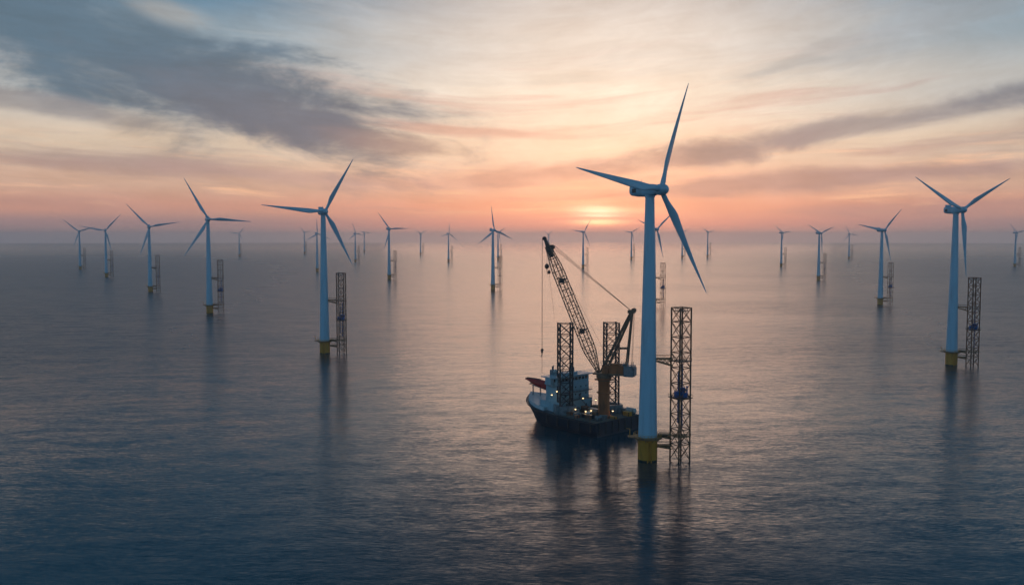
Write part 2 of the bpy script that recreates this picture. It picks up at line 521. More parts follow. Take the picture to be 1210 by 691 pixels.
# blade along +Z from the hub centre, length 42 m, chord across X
BL = 42.0
rings = []
for k in range(23):
    s_ = k / 22
    z = 1.4 + (BL - 1.4) * s_
    if s_ < 0.05: ch, th, cir = 1.9, 1.9, 1.0
    else:
        u = (s_ - 0.05) / 0.95
        pk = 0.20
        ch = 1.9 + (3.5 - 1.9) * (0.5 - 0.5 * math.cos(math.pi * min(u / pk, 1))) if u < pk else 0.42 + (3.5 - 0.42) * (1 - (u - pk) / (1 - pk)) ** 1.12
        cir = max(0.0, 1 - u / 0.16)
        th = max(0.10, 1.9 * cir + (1 - cir) * ch * (0.30 - 0.16 * u))
    if k == 22: ch, th = 0.22, 0.06
    tw_ = math.radians(20 * (1 - s_) ** 1.6 + 4)
    ring = []
    nn = 20
    for i in range(nn):
        a = 2 * math.pi * i / nn
        x = 0.5 * math.cos(a)
        yy = 0.5 * math.sin(a) * (cir + (1 - cir) * (0.55 + 0.9 * (0.5 - x) * 0.7 + 0.0))
        xo = x * ch + (1 - cir) * (-0.18 * ch)       # leading edge forward of the pitch axis
        yo = yy * th
        bend = -1.1 * s_ * s_
        ring.append((xo * math.cos(tw_) - yo * math.sin(tw_), xo * math.sin(tw_) + yo * math.cos(tw_) + bend, z))
    rings.append(ring)
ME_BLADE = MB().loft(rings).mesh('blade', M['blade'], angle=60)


def make_turbine(base, yaw, sc, blades, label):
    """blades: [(angle, length), ...] clockwise from straight up, as seen from the rotor's front."""
    r = thing('wind_turbine', base, yaw, label, 'wind turbine', 'wind turbines standing in the sea', sc)
    tow = link('tower', ME_TOWER, r)
    link('transition_piece', ME_TP, r); link('monopile', ME_PILE, r)
    p = link('platform', ME_PLAT, r); link('railing', ME_RAIL, p); link('davit', ME_DAVIT, p)
    link('boat_landing', ME_LAND, r)
    n = link('nacelle', ME_NAC, r); link('cooler', ME_COOL, n); [link('vent', q, n) for q in ME_VENT]
    link('hub', ME_HUB, r)
    for a, ln in blades:
        b = link('blade', ME_BLADE, r, (0, -OVER, HUB)); b.rotation_euler = (0, a, 0)
        k = ln / (BL * sc); b.scale = (1, 1, k)
    # platform, ladder and door face the camera side whatever the nacelle does
    for o in (p,) + tuple(c for c in r.children if c.name.startswith(('boat_landing', 'tower'))):
        o.rotation_euler = (0, 0, -yaw)
    return r


# ------------------------------------------------------------------ lattice tower (57 m) beside a turbine
LH, LOFF = 57.0, 12.0
R0 = 3.6
cor = [(R0 * math.cos(math.radians(75 + 90 * k)), R0 * math.sin(math.radians(75 + 90 * k))) for k in range(4)]
ME_LEG = [MB().bar((x, y, -5), (x, y, LH), 0.31, 8).mesh('leg', M['rust']) for x, y in cor]
br = MB(); NP = 10; ph_ = LH / NP
for k in range(NP):
    z0, z1 = 0.4 + k * ph_, 0.4 + (k + 1) * ph_ - (0.5 if k == NP - 1 else 0)
    for i in range(4):
        a, b_ = cor[i], cor[(i + 1) % 4]
        br.bar((*a, z0), (*b_, z1), 0.13, 5); br.bar((*b_, z0), (*a, z1), 0.13, 5)
        br.bar((*a, z1), (*b_, z1), 0.17, 5)
ME_BRACE = br.mesh('bracing', M['rust'])
br = MB()                                                            # lighter pattern of the towers farther out
for k in range(NP):
    z0, z1 = 0.4 + k * ph_, 0.4 + (k + 1) * ph_ - (0.5 if k == NP - 1 else 0)
    for i in range(4):
        a, b_ = cor[i], cor[(i + 1) % 4]
        if (k + i) % 2: a, b_ = b_, a
        br.bar((*a, z0), (*b_, z1), 0.085, 5); br.bar((*a, z1), (*b_, z1), 0.15, 5)
ME_BRACE_FAR = br.mesh('bracing', M['rust'])
ME_LEG_FAR = [MB().bar((x, y, -5), (x, y, LH), 0.21, 8).mesh('leg', M['rust']) for x, y in cor]
cr_ = MB()
for dx, dy in ((-0.5, 0.1), (0.5, -0.2)): cr_.bar((dx, dy, -4), (dx, dy, LH - 1.5), 0.11, 6)
for k in range(9): cr_.box((0, 0.1, 3 + k * 5.7), (1.0, 0.7, 0.16))
ME_CORE = cr_.mesh('cable_riser', M['rust'])
cr2 = MB(); cr2.bar((0.7, 0.5, 12), (0.7, 0.5, 36), 0.26, 8); cr2.bar((-0.8, 0.6, 14), (-0.8, 0.6, 33), 0.22, 8)
ME_PIPE = cr2.mesh('pipe', M['blue'])


def plate(z, grow, h=0.3):
    m_ = MB(); rr = [(x * grow, y * grow) for x, y in cor]
    m_.loft([[(x, y, z) for x, y in rr], [(x, y, z + h) for x, y in rr]])
    for i in range(4):
        a, b_ = rr[i], rr[(i + 1) % 4]
        m_.bar((*a, z + 1.3), (*b_, z + 1.3), 0.06, 4)
        for k in range(4):
            f = k / 4; p_ = (a[0] + (b_[0] - a[0]) * f, a[1] + (b_[1] - a[1]) * f)
            m_.bar((*p_, z + h), (*p_, z + 1.3), 0.05, 4)
    return m_


ME_SP = [plate(37.0, 1.12).mesh('service_platform', M['dark']), plate(23.4, 1.25).mesh('service_platform', M['dark']),
         plate(9.0, 1.1).mesh('service_platform', M['grate']), plate(55.6, 0.82, 0.2).mesh('service_platform', M['dark'])]
eq = MB(); eq.box((-1.4, -1.5, 25.0), (1.9, 1.6, 2.2), 0.3); eq.box((1.2, -1.6, 24.7), (2.0, 1.3, 1.7), -0.2); eq.box((0.6, 1.3, 25.4), (2.6, 1.6, 2.9), 0.1)
eq.bar((-1.0, -1.7, 27.2), (1.4, -1.2, 27.2), 0.35, 8); eq.bar((2.2, -1.0, 24), (2.2, -1.0, 28), 0.3, 8)
ME_EQ = eq.mesh('equipment_skid', M['blue'])


def bridge(z, xt, spread_l, spread_t, h):
    m_ = MB()
    for s_ in (-1, 1):
        m_.bar((-3.2, s_ * spread_l, z), (xt, s_ * spread_t, z), 0.30, 6)
        m_.bar((-3.2, s_ * spread_l, z - h), (xt, s_ * spread_t, z - h * 0.35), 0.27, 6)
        n_ = 4
        for k in range(n_):
            f0, f1 = k / n_, (k + 1) / n_
            q = lambda f, low: (-3.2 + (xt + 3.2) * f, s_ * (spread_l + (spread_t - spread_l) * f), z - ((h + (h * .35 - h) * f) if low else 0))
            m_.bar(q(f0, True), q(f1, False), 0.11, 5); m_.bar(q(f1, True), q(f1, False), 0.11, 5)
    m_.box(((xt - 3.2) / 2, 0, z + 0.16), (abs(xt + 3.2) , min(spread_l, spread_t) * 1.8, 0.12))
    m_.bar((-3.2, spread_t, z + 1.2), (xt, spread_t, z + 1.2), 0.07, 4); m_.bar((-3.2, -spread_t, z + 1.2), (xt, -spread_t, z + 1.2), 0.07, 4)
    return m_


ME_BR = [bridge(38.0, -9.2, 1.5, 0.8, 2.6).mesh('bridge', M['grate']),
         bridge(9.6, -8.0, 1.4, 1.2, 1.4).mesh('bridge', M['grate']),
         bridge(5.6, -8.5, 1.0, 0.8, 1.2).mesh('bridge', M['grate'])]


def make_lattice(loc, rz, sc, label, near, fitted):
    r = thing('lattice_tower', loc, rz, label, 'lattice tower', 'lattice towers beside the turbines', sc)
    for me in (ME_LEG if near else ME_LEG_FAR): link('leg', me, r)
    link('bracing', ME_BRACE if near else ME_BRACE_FAR, r)
    c = link('cable_riser', ME_CORE, r); link('pipe', ME_PIPE, c)
    sp = [link('service_platform', me, r) for me in ME_SP]
    if fitted: link('equipment_skid', ME_EQ, sp[1])
    for me in ME_BR: link('bridge', me, r)
    return r


# base x, y; hub x, y; three tips; lattice x or None; turbine label; lattice label
T = [
 (765, 543, 780, 224, [(811, 99), (678, 198), (832, 346)], 803.5, 'largest and nearest wind turbine, its tower rising in front of the vessel stern', 'big rusty lattice tower with blue equipment halfway up, beside the nearest turbine'),
 (1124, 431, 1136, 248, [(1080, 209), (1192, 211), (1140, 327)], 1144, 'large right turbine with a V of raised blades and one hanging straight down', 'lattice tower touched by the hanging blade tip of the large right turbine'),
 (384, 417, 382, 250, [(417, 188), (308, 242), (416, 313)], 405, 'second largest turbine left of the ship, one blade flat to the left and yellow base', 'lattice tower with open upper frame beside the tall turbine left of the ship'),
 (248, 370, 243, 259, [(217, 210), (297, 262), (217, 303)], 261.5, 'turbine with two blades spread left and one flat to the right, fourth from the left', 'lattice tower right of the turbine with a flat right blade, fourth from the left'),
 (178, 345, 176, 268, [(149, 241), (212, 262.5), (165, 302)], 188.5, 'slim turbine third from the left, upper blade leaning left and one nearly level right', 'thin lattice tower beside the third turbine from the left'),
 (126, 327.5, 124, 272.5, [(94, 267), (143, 253), (132, 297)], 133.3, 'small turbine second from the left, left blade crossing its far neighbour', 'small lattice tower beside the second turbine from the left'),
 (95, 318.5, 91.5, 273.5, [(74, 259), (113, 268), (86, 293)], 100.5, 'small hazy turbine farthest left of all', 'faint lattice tower farthest left of all'),
 (283, 303, 282, 276, [(270, 274), (290, 267), (287, 284)], 285, 'tiny faded turbine alone near the horizon between the two large left turbines', 'tiny faded lattice tower alone between the two large left turbines'),
 (360, 300, 359.5, 274.5, [(353, 267), (368, 273), None], 362, 'tiny pale turbine near the horizon just left of the tall yellow based turbine', 'tiny pale lattice tower just left of the tall yellow based turbine'),
 (375, 321, 374, 276, [(374, 258), (361, 284), (392, 283.5)], None, 'small dark turbine half hidden behind the tower of the tall yellow based turbine', ''),
 (420, 309.5, 419.5, 276, [(415.5, 261), (411.5, 283), (430, 278)], 424.5, 'small turbine just right of the tall yellow based turbine, near its lower blade tip', 'thin lattice tower just right of the yellow based turbine and its lowest blade'),
 (430.5, 298, 430.5, 274.5, [(439, 275.5), (425, 273), None], None, 'faintest tiny turbine right beside a slightly larger one, right of the yellow based turbine', ''),
 (460, 330, 459, 270.5, [(446, 250.5), (484, 270), (453, 295.5)], 467.5, 'mid distance turbine with a level right blade, midway between yellow based turbine and ship', 'lattice tower beside the mid distance turbine with a level right blade'),
 (497, 301, 497, 276, [(490, 271), (505, 271.5), None], 500.5, 'tiny turbine with flat V of blades, just right of the level bladed one', 'tiny lattice tower beside the tiny turbine with a flat V of blades'),
 (530, 309.5, 530, 276, [(531, 262), (520, 279.5), (541, 285)], 534.5, 'small turbine with one blade straight up, standing clear on the centre left horizon', 'small lattice tower beside the small clear standing turbine with an upright blade'),
 (582.5, 342.5, 582, 272, [(580, 243), (564, 289), (606, 283)], 591, 'dark turbine with one blade straight up, just left of the crane boom tip', 'rust brown lattice tower nearest the crane on its left side'),
 (588.5, 307, 588.5, 274.5, [(598, 268.5), (580, 272), None], 592.2, 'hazy turbine standing directly behind the dark upright bladed one left of the crane', 'hazy lattice tower standing behind the rust brown one left of the crane'),
 (648, 300, 647.5, 277, [(641, 272), (653, 272), None], None, 'ghostly turbine peeping out right above the crane boom tip', ''),
 (689, 316.5, 689, 274, [(698, 259), (674, 271.5), (697, 291)], 695, 'turbine standing right under the setting sun', 'lattice tower right under the setting sun'),
 (746, 306.5, 746, 274.5, [(737, 273), (753, 270.5), None], 748.8, 'small turbine between the sun and the tower of the nearest turbine', 'small lattice tower between the sun and the tower of the nearest turbine'),
 (772, 362, 777, 271, [(753, 259.5), (797, 249), (783, 305)], 782.5, 'turbine almost wholly hidden behind the tower of the nearest turbine', 'dark lattice tower peeping out right behind the tower of the nearest turbine'),
 (806, 305, 806, 275, [(813, 271), (799, 271), None], 808.5, 'small turbine crossed by the lowest blade of the nearest turbine', 'small lattice tower crossed by the lowest blade of the nearest turbine'),
 (836, 304, 835, 274, [(828, 268), (846, 273), None], 838.8, 'small turbine just right of the nearest turbine and its lowest blade', 'small lattice tower right of the lowest blade of the nearest turbine'),
 (923, 315, 923.5, 275, [(914, 265), (936, 273.5), (921, 301)], 927, 'leftmost small turbine in the gap between the nearest and large right turbines', 'small lattice tower, leftmost of four in the gap before the large right turbine'),
 (967, 331, 969, 275.5, [(954, 265), (985, 268), (971, 305)], 973, 'turbine with an even V of blades, midway between the nearest and large right turbines', 'lattice tower beside the turbine with an even V, right of the nearest turbine'),
 (1003, 306, 1003.5, 276.5, [(998.5, 265), (1015, 278.5), (995.5, 285.5)], 1006.5, 'tiny turbine with a steep upper blade just left of the mid sized right turbine', 'tiny lattice tower just left of the mid sized right turbine'),
 (1040, 360, 1043, 272, [(1013, 265), (1065, 247), (1052, 308)], 1049.5, 'mid sized turbine with a yellow base next left of the large right turbine', 'lattice tower beside the mid sized turbine, next left of the large right turbine'),
 (1199, 315, 1201, 275, [(1192, 263), (1213, 272), None], 1202.8, 'small hazy turbine at the far right edge beyond the large right turbine', 'small hazy lattice tower farthest right of all'),
]


def solve(bx, by, hx, hy, tips):
    B = on_level(bx, by)
    best = None
    for deg in range(-8, 66, 2):
        yaw = math.radians(deg)
        off = Vector((math.sin(yaw), -math.cos(yaw), 0))
        sc = 1.0
        for _ in range(6):
            P = B + off * OVER * sc
            d = ray(hx, hy)
            z = CAMH + d.z * P.y / d.y
            sc = z / HUB
        P.z = z
        ex = Vector((math.cos(yaw), math.sin(yaw), 0))
        got = []
        for tp_ in tips:
            if tp_ is None: got.append(None); continue
            d = ray(*tp_); o = Vector((0, 0, CAMH))
            t_ = (P - o).dot(off) / d.dot(off)
            v = o + d * t_ - P
            got.append((math.atan2(v.dot(ex), v.z), v.length))
        k = [g for g in got if g]
        Ls = [g[1] / sc for g in k]; m_ = sum(Ls) / len(Ls)
        err = sum(((l - m_) / m_) ** 2 for l in Ls) * 3 + ((m_ - 43) / 43) ** 2 * 1.5
        an = sorted(g[0] % (2 * math.pi) for g in k)
        if len(an) == 3:
            gaps = [an[1] - an[0], an[2] - an[1], an[0] + 2 * math.pi - an[2]]
            err += sum((g - 2.094) ** 2 for g in gaps) * 0.6
        else:
            g = an[1] - an[0]; g = min(g, 2 * math.pi - g); err += (g - 2.094) ** 2 * 0.6
        err += ((deg - 32) / 60) ** 2 * 0.25
        if best is None or err < best[0]:
            best = (err, yaw, sc, got, m_ * sc, deg)
    _, yaw, sc, got, m_, deg = best
    m_ = min(max(m_, 38 * sc), 47 * sc)
    k = [g for g in got if g]
    if len(k) == 2:
        a, b_ = k[0][0], k[1][0]
        mid = math.atan2(math.sin(a) + math.sin(b_), math.cos(a) + math.cos(b_)) + math.pi
        k.append((mid, m_))
    bl_ = [(a, min(max(l, 0.9 * m_), 1.1 * m_)) for a, l in k]
    print('turbine', bx, by, 'yaw', deg, 'scale %.3f' % sc, [(round(math.degrees(a)), round(l / sc, 1)) for a, l in k])
    return B, yaw, sc, bl_


for bx, by, hx, hy, tips, lx, lab, llab in T:
    B, yaw, sc, bls = solve(bx, by, hx, hy, tips)
    make_turbine(B, yaw, sc, bls, lab)
    if lx:
        be = math.atan2(B.x, B.y)
        w = (lx - bx) / F * B.y                    # metres to the right
        k = max(0.72, min(1.0, w / (LOFF * sc)))
        ang = -math.acos(k)                                     # a little towards the camera
        loc = B + Vector((math.cos(ang), math.sin(ang), 0)) * LOFF * sc
        make_lattice(loc, ang, sc, llab, by > 400, by > 350)

# ------------------------------------------------------------------ installation vessel
HA = math.radians(42)
U = Vector((-math.sin(HA), math.cos(HA), 0)); V = Vector((math.cos(HA), math.sin(HA), 0))
S0 = on_level(704, 517.5)
SHIP = S0 + V * 14.2
DECK = 6.2
SRZ = math.atan2(U.y, U.x)


def ship_w(x, y, z=0.0):
    """Ship coordinates (x forward from the stern, y to port) to world."""
    return SHIP + U * x - V * y + Vector((0, 0, z))


ves = thing('installation_vessel', SHIP, SRZ, 'navy hulled jack up vessel with white deckhouse and two lattice legs beside the nearest turbine', 'ship')
st = [  # x, half beam deck, half beam waterline, deck height, rake
    (0.0, 13.8, 13.4, 6.0), (0.6, 14.2, 13.8, 6.0), (24, 14.2, 13.8, 6.0), (33, 13.8, 12.6, 6.6), (39, 12.8, 10.2, 7.0),
    (45, 10.2, 6.2, 7.6), (49, 7.6, 3.2, 8.3), (52, 4.6, 1.3, 8.9), (54.2, 1.6, 0.3, 9.3), (55.0, 0.15, 0.05, 9.5)]
rings = []
for x, hd_, hw_, dz in st:
    fwd = max(0.0, (x - 39) / 16)
    bx_ = x - 6.5 * fwd ** 1.5                                      # the stem rakes back to the waterline
    rings.append([(x, -hd_, dz), (x - (x - bx_) * 0.55, -(hd_ * .45 + hw_ * .55), dz * 0.45), (bx_, -hw_, 0.0), (bx_ - 0.8 * fwd, -hw_ * 0.85, -3.5),
                  (bx_ - 0.8 * fwd, hw_ * 0.85, -3.5), (bx_, hw_, 0.0), (x - (x - bx_) * 0.55, (hd_ * .45 + hw_ * .55), dz * 0.45), (x, hd_, dz)])
hl_ = MB().loft(rings)
hull = hl_.build('hull', M['hull'], ves, angle=40)
for s_ in (-1, 1):                                                   # rubbing strakes and fenders
    fd = MB()
    for a, b_ in zip(st[1:-2], st[2:-1]):
        fd.bar((a[0], s_ * (a[1] + 0.05), a[3] - 0.5), (b_[0], s_ * (b_[1] + 0.05), b_[3] - 0.5), 0.22, 6)
    fd.build('rubbing_strake', M['dark'], hull)
for k in range(7): MB().bar((-0.2, -12 + k * 4.0, 1.0), (-0.2, -12 + k * 4.0, 5.6), 0.3, 6).build('fender', M['dark'], hull)
for k in range(5): MB().bar((3 + k * 6.5, 14.25, 1.6), (3 + k * 6.5, 14.35, 5.2), 0.3, 6).build('fender', M['dark'], hull)
dk = MB()
dpts = [(x, hd_ - 0.4) for x, hd_, _, _ in st if x <= 33]
dk.loft([[(x, y, z) for x, y in ([(0.3, 13.5), (33, 13.5)] + [(33, -13.5), (0.3, -13.5)])] for z in (6.02, 6.2)])
for k in range(8): dk.box((2 + k * 3.9, 0, 6.23), (0.18, 26.4, 0.06))
for k in range(5): dk.box((16, -10 + k * 5, 6.24), (31, 0.16, 0.07))
dk.build('deck', M['deck'], ves)
# pale forecastle inside the dark bow
fo = MB()
rr = []
for x, hd_, _, dz in st[3:]:
    b_ = max(0.05, hd_ - 0.75)
    rr.append([(x - 0.6, -b_, dz - 0.6), (x - 0.6, b_, dz - 0.6), (x - 0.6, b_ * 0.96, dz + 1.3), (x - 0.6, -b_ * 0.96, dz + 1.3)])
fo.loft(rr)
fo.build('forecastle', M['house'], ves, angle=30)

sp_ = MB()
sp_.loft([[(25, 10.5, 6.2), (37, 10.5, 6.2), (37, -10.5, 6.2), (25, -10.5, 6.2)], [(25, 10.5, 10.6), (37, 10.5, 10.6), (37, -10.5, 10.6), (25, -10.5, 10.6)]])
sp_.box((30.2, 0, 14.2), (8.4, 18.6, 7.2)); sp_.box((30.6, 0, 17.95), (8.8, 19.6, 0.3))
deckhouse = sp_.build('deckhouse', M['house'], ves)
bw = MB(); bw.box((30.6, 0, 19.5), (7.6, 19.8, 3.2)); bw.box((30.4, 0, 21.3), (8.6, 24.4, 0.45)); bw.box((30.4, 10.9, 19.6), (3.4, 2.4, 2.9)); bw.box((30.4, -10.9, 19.6), (3.4, 2.4, 2.9)); bw.box((31, 0, 22.0), (5, 9, 1.0))
bw.loft([[(28.7, s2 * 12.1, 18.1), (32.1, s2 * 12.1, 18.1), (32.1, s2 * 9.2, 16.6), (28.7, s2 * 9.2, 16.6)] for s2 in (1,)] +
        [[(28.7, 12.0, 18.2), (32.1, 12.0, 18.2), (32.1, 9.2, 18.2), (28.7, 9.2, 18.2)]])
bw.loft([[(28.7, -12.1, 18.1), (32.1, -12.1, 18.1), (32.1, -9.2, 16.6), (28.7, -9.2, 16.6)], [(28.7, -12.0, 18.2), (32.1, -12.0, 18.2), (32.1, -9.2, 18.2), (28.7, -9.2, 18.2)]])
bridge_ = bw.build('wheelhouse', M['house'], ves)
for k in range(9):
    MB().box((26.77, -8.4 + k * 2.1, 19.9), (0.12, 1.5, 1.25)).build('window', M['glass'], bridge_)
for k in range(3):
    MB().box((28.6 + k * 1.9, 9.93, 19.9), (1.3, 0.12, 1.25)).build('window', M['glass'], bridge_)
for z in (13.0, 16.2):
    for k in range(5):
        MB().box((25.97, -7.4 + k * 3.3, z), (0.12, 0.55, 0.6)).build('window', M['glass'], deckhouse)
MB().box((25.96, -3.4, 11.9), (0.14, 1.2, 2.3)).build('door', M['vent'], deckhouse)
gy = MB()
for z in (10.75, 14.4):
    gy.box((25.2, 0, z), (1.7, 20.0, 0.22))
    for k in range(11): gy.bar((24.5, -9.8 + k * 1.96, z), (24.5, -9.8 + k * 1.96, z + 1.15), 0.05, 4)
    for h in (0.6, 1.15): gy.bar((24.5, -9.8, z + h), (24.5, 9.8, z + h), 0.05, 4)
for k in range(9): gy.box((24.0 + k * 0.0, -7.0 + k * 0.5, 6.6 + k * 0.48), (0.9, 0.55, 0.08))
gy.bar((23.6, -7.2, 6.4), (23.6, -2.6, 10.8), 0.1, 4); gy.bar((24.4, -7.2, 6.4), (24.4, -2.6, 10.8), 0.1, 4)
gy.build('gallery', M['grey'], deckhouse)
du = MB()
for yy, h in ((3.0, 3.0), (5.0, 4.2), (8.4, 2.4), (-9.0, 3.4)): du.bar((24.2, yy, 6.2), (24.2, yy, 6.2 + h), 0.28, 8)
du.box((23.8, 7.0, 7.0), (1.4, 1.8, 1.6)); du.box((23.6, 0.6, 6.9), (1.2, 1.6, 1.4))
du.build('duct', M['dark'], deckhouse)
for yy in (-6.5, 1.2, 6.0): MB().box((24.96, yy, 7.4), (0.14, 1.0, 2.1)).build('door', M['vent'], deckhouse)
for yy in (-6, 6): MB().box((33.6, yy, 22.6), (2.0, 1.6, 2.4)).bar((33.6, yy, 23.75), (33.6, yy, 25.4), 0.4, 8).build('funnel', M['grey'], ves)
ms = MB(); ms.bar((31, 2.2, 22.4), (31, 2.2, 30), 0.22, 6, 0.12); ms.bar((31, 0.4, 26.6), (31, 4.0, 26.6), 0.1, 5); ms.bar((31, 1.0, 28.2), (31, 3.4, 28.2), 0.08, 5); ms.box((30.9, 2.2, 25.2), (0.4, 2.6, 0.3))
MB().bar((31, -3, 22.4), (31, -3, 25.6), 0.1, 5).build('antenna', M['grey'], ves)
MB().bar((32.6, 6.4, 21.5), (32.6, 6.4, 26.0), 0.12, 5).build('antenna', M['grey'], ves)
MB().lathe([(0.3, 21.5), (0.3, 22.6), (0.8, 22.8), (1.0, 23.4), (0.7, 24.1), (0.05, 24.4)], 16, c=(31, 6.8, 0)).build('radome', M['pale'], ves)
ms.build('mast', M['grey'], ves)


def railing(path, z, name='railing', mat_='house', step=2.0):
    m_ = MB()
    for a, b_ in zip(path, path[1:]):
        a, b_ = Vector((*a, z)), Vector((*b_, z)); n_ = max(1, int((b_ - a).length / step))
        for k in range(n_ + 1):
            p_ = a.lerp(b_, k / n_); m_.bar(p_, p_ + Vector((0, 0, 1.15)), 0.05, 4)
        for h in (0.6, 1.15): m_.bar(a + Vector((0, 0, h)), b_ + Vector((0, 0, h)), 0.045, 4)
    return m_


rm = railing([(24, 13.8), (0.4, 13.8), (0.4, -13.8), (24, -13.8)], 6.2)
rm.build('railing', M['grey'], ves)
railing([(26, 11.8), (29, 11.8), (29, -11.8), (26.4, -11.8)], 21.5).build('railing', M['house'], ves)
railing([(24.8, 10.2), (24.8, -10.2)], 11.0).build('railing', M['house'], ves)

for (lx_, ly_) in ((23.4, 8.5), (12.0, -8.5)):
    LZ0, LZ1, hs = -6.0, 45.5, 2.75
    a0 = math.radians(0) - SRZ + math.radians(8)                    # leg faces roughly square to the photograph
    cs = [(hs * math.sqrt(2) * math.cos(a0 + math.pi / 4 + k * math.pi / 2), hs * math.sqrt(2) * math.sin(a0 + math.pi / 4 + k * math.pi / 2)) for k in range(4)]
    lg = MB()
    for x, y in cs: lg.bar((x, y, LZ0), (x, y, LZ1), 0.36, 8)
    o = lg.build('jack_up_leg', M['dark'], ves, (lx_, ly_, 0))
    b2 = MB(); n_ = 10; hh = (LZ1 - LZ0) / n_
    for k in range(n_):
        z0, z1 = LZ0 + k * hh, LZ0 + (k + 1) * hh - (0.3 if k == n_ - 1 else 0)
        for i in range(4):
            p_, q_ = cs[i], cs[(i + 1) % 4]
            b2.bar((*p_, z0), (*q_, z1), 0.15, 5); b2.bar((*q_, z0), (*p_, z1), 0.15, 5); b2.bar((*p_, z1), (*q_, z1), 0.17, 5)
    b2.build('bracing', M['dark'], o)
    g_ = MB()
    g_.box((lx_, ly_ , 7.3), (1, 1, 1))
    jk = MB()
    for i in range(4):
        p_, q_ = cs[i], cs[(i + 1) % 4]
        m0 = Vector(((p_[0] + q_[0]) / 2, (p_[1] + q_[1]) / 2, 0)) * 1.28
        jk.box((m0.x, m0.y, 8.0), (2.0, 6.4, 3.6), math.atan2(m0.y, m0.x))
    jk.build('jack_housing', M['grey'], o)

# ------------------------------------------------------------------ crane on the deck
CP = ship_w(6.2, 2.5, DECK)
HD = Vector((-0.952, 0.306, 0)).normalized()
CRZ = math.atan2(HD.y, HD.x)
crane = thing('pedestal_crane', CP, CRZ, 'tall lattice boom crane on an orange pedestal at the vessel stern', 'crane')
pd = MB(); pd.lathe([(3.3, 0), (3.3, 0.8), (2.45, 1.4), (2.45, 10.4), (3.1, 10.45), (3.1, 10.8), (2.45, 10.85), (2.45, 15.2), (3.0, 16.2), (3.0, 17.0)], 32)
pd.build('pedestal', M['orange'], crane)
sl = MB(); sl.lathe([(3.3, 17.0), (3.3, 18.0), (2.9, 18.02), (2.9, 18.4)], 32); sl.box((-4.4, 0, 18.75), (17.4, 5.8, 0.7))
sl.lathe([(3.9, 16.0), (4.1, 16.0), (4.1, 16.25), (3.9, 16.25)], 24, cap=False); sl.box((0, 0, 16.1), (8, 1.2, 0.16))
slew = sl.build('slewing_platform', M['crane'], crane)
mh = MB(); mh.box((-4.0, 0, 20.8), (9.0, 5.0, 3.4)); mh.box((-1.0, 2.9, 20.2), (2.6, 1.4, 2.2)); mh.box((-5.2, 0, 22.7), (4.0, 3.4, 0.5))
house = mh.build('machinery_house', M['orange'], crane)
MB().box((0.35, 2.9, 20.6), (0.14, 1.1, 1.1)).build('window', M['glass'], house)
cw = MB(); cw.box((-10.9, 0, 20.3), (4.0, 6.4, 4.4)); cw.box((-13.1, 0, 20.0), (0.5, 5.6, 3.4)); cw.box((-9.0, 0, 22.9), (2.0, 3.0, 0.9)); cw.bar((-12, 2, 22.5), (-12, 2, 24), 0.15, 5); cw.bar((-12, -2, 22.5), (-12, -2, 24), 0.15, 5)
cw.build('counterweight', M['grey'], crane)
rl2 = MB()
for yy in (-2.8, 2.8):
    for k in range(8): rl2.bar((-8.5 + k * 1.5, yy, 22.5), (-8.5 + k * 1.5, yy, 23.6), 0.06, 4)
    rl2.bar((-8.5, yy, 23.6), (2, yy, 23.6), 0.06, 4)
rl2.build('railing', M['crane'], house)

FT = Vector((2.6, 0, 19.6)); TIP = Vector((26.1, 0, 75.6))
bd = (TIP - FT).normalized(); blen = (TIP - FT).length
bn_ = Vector((-bd.z, 0, bd.x))                                        # upper normal of the boom
def bsec(f):
    w = 1.0 if f <= 0 else None
    pr = [(0, 1.0, 0.5), (0.16, 2.3, 2.2), (0.78, 2.1, 2.0), (0.90, 1.4, 1.1), (0.94, 1.2, 1.0)]
    for (f0, a0_, b0_), (f1, a1_, b1_) in zip(pr, pr[1:]):
        if f <= f1 + 1e-6:
            q = (f - f0) / (f1 - f0); hw2, hh2 = a0_ + (a1_ - a0_) * q, b0_ + (b1_ - b0_) * q; break
    c = FT + bd * blen * f
    return [c + Vector((0, sy_ * hw2, 0)) + bn_ * sh * hh2 for sy_, sh in ((1, 1), (1, -1), (-1, -1), (-1, 1))]
bo = MB(); nb = 20; fr = [0.94 * k / nb for k in range(nb + 1)]
secs = [bsec(f) for f in fr]
for k in range(nb):
    for i in range(4):
        j = (i + 1) % 4
        bo.bar(secs[k][i], secs[k + 1][i], 0.22, 6)
        a_, b_ = (secs[k][i], secs[k + 1][j]) if k % 2 else (secs[k][j], secs[k + 1][i])
        bo.bar(a_, b_, 0.10, 4); bo.bar(secs[k + 1][i], secs[k + 1][j], 0.10, 4)
bo.bar(FT + Vector((0, -1.6, 0)), FT + Vector((0, 1.6, 0)), 0.5, 8)
boom = bo.build('boom', M['crane'], crane)
wk = MB()
for f in (0.30, 0.68):
    c = FT + bd * blen * f; wk.box((c.x, 0, c.z), (1.9, 2.2, 2.0)); wk.bar(c + bn_ * 2 + Vector((0, 2, 0)), c + bn_ * 2 - Vector((0, 2, 0)), 0.3, 6)
for k in range(40):
    f0 = 0.06 + 0.86 * k / 40; f1 = 0.06 + 0.86 * (k + 1) / 40
    wk.bar(FT + bd * blen * f0 + bn_ * 0.2, FT + bd * blen * f1 + bn_ * 0.2, 0.22, 5)
wk.build('boom_walkway', M['dark'], boom)
hd2 = MB()
c0 = FT + bd * blen * 0.86; c1 = FT + bd * blen * 0.96
def frame(c, w, h): return [tuple(c + Vector((0, sy_ * w, 0)) + bn_ * sh * h) for sy_, sh in ((1, 1), (1, -1), (-1, -1), (-1, 1))]
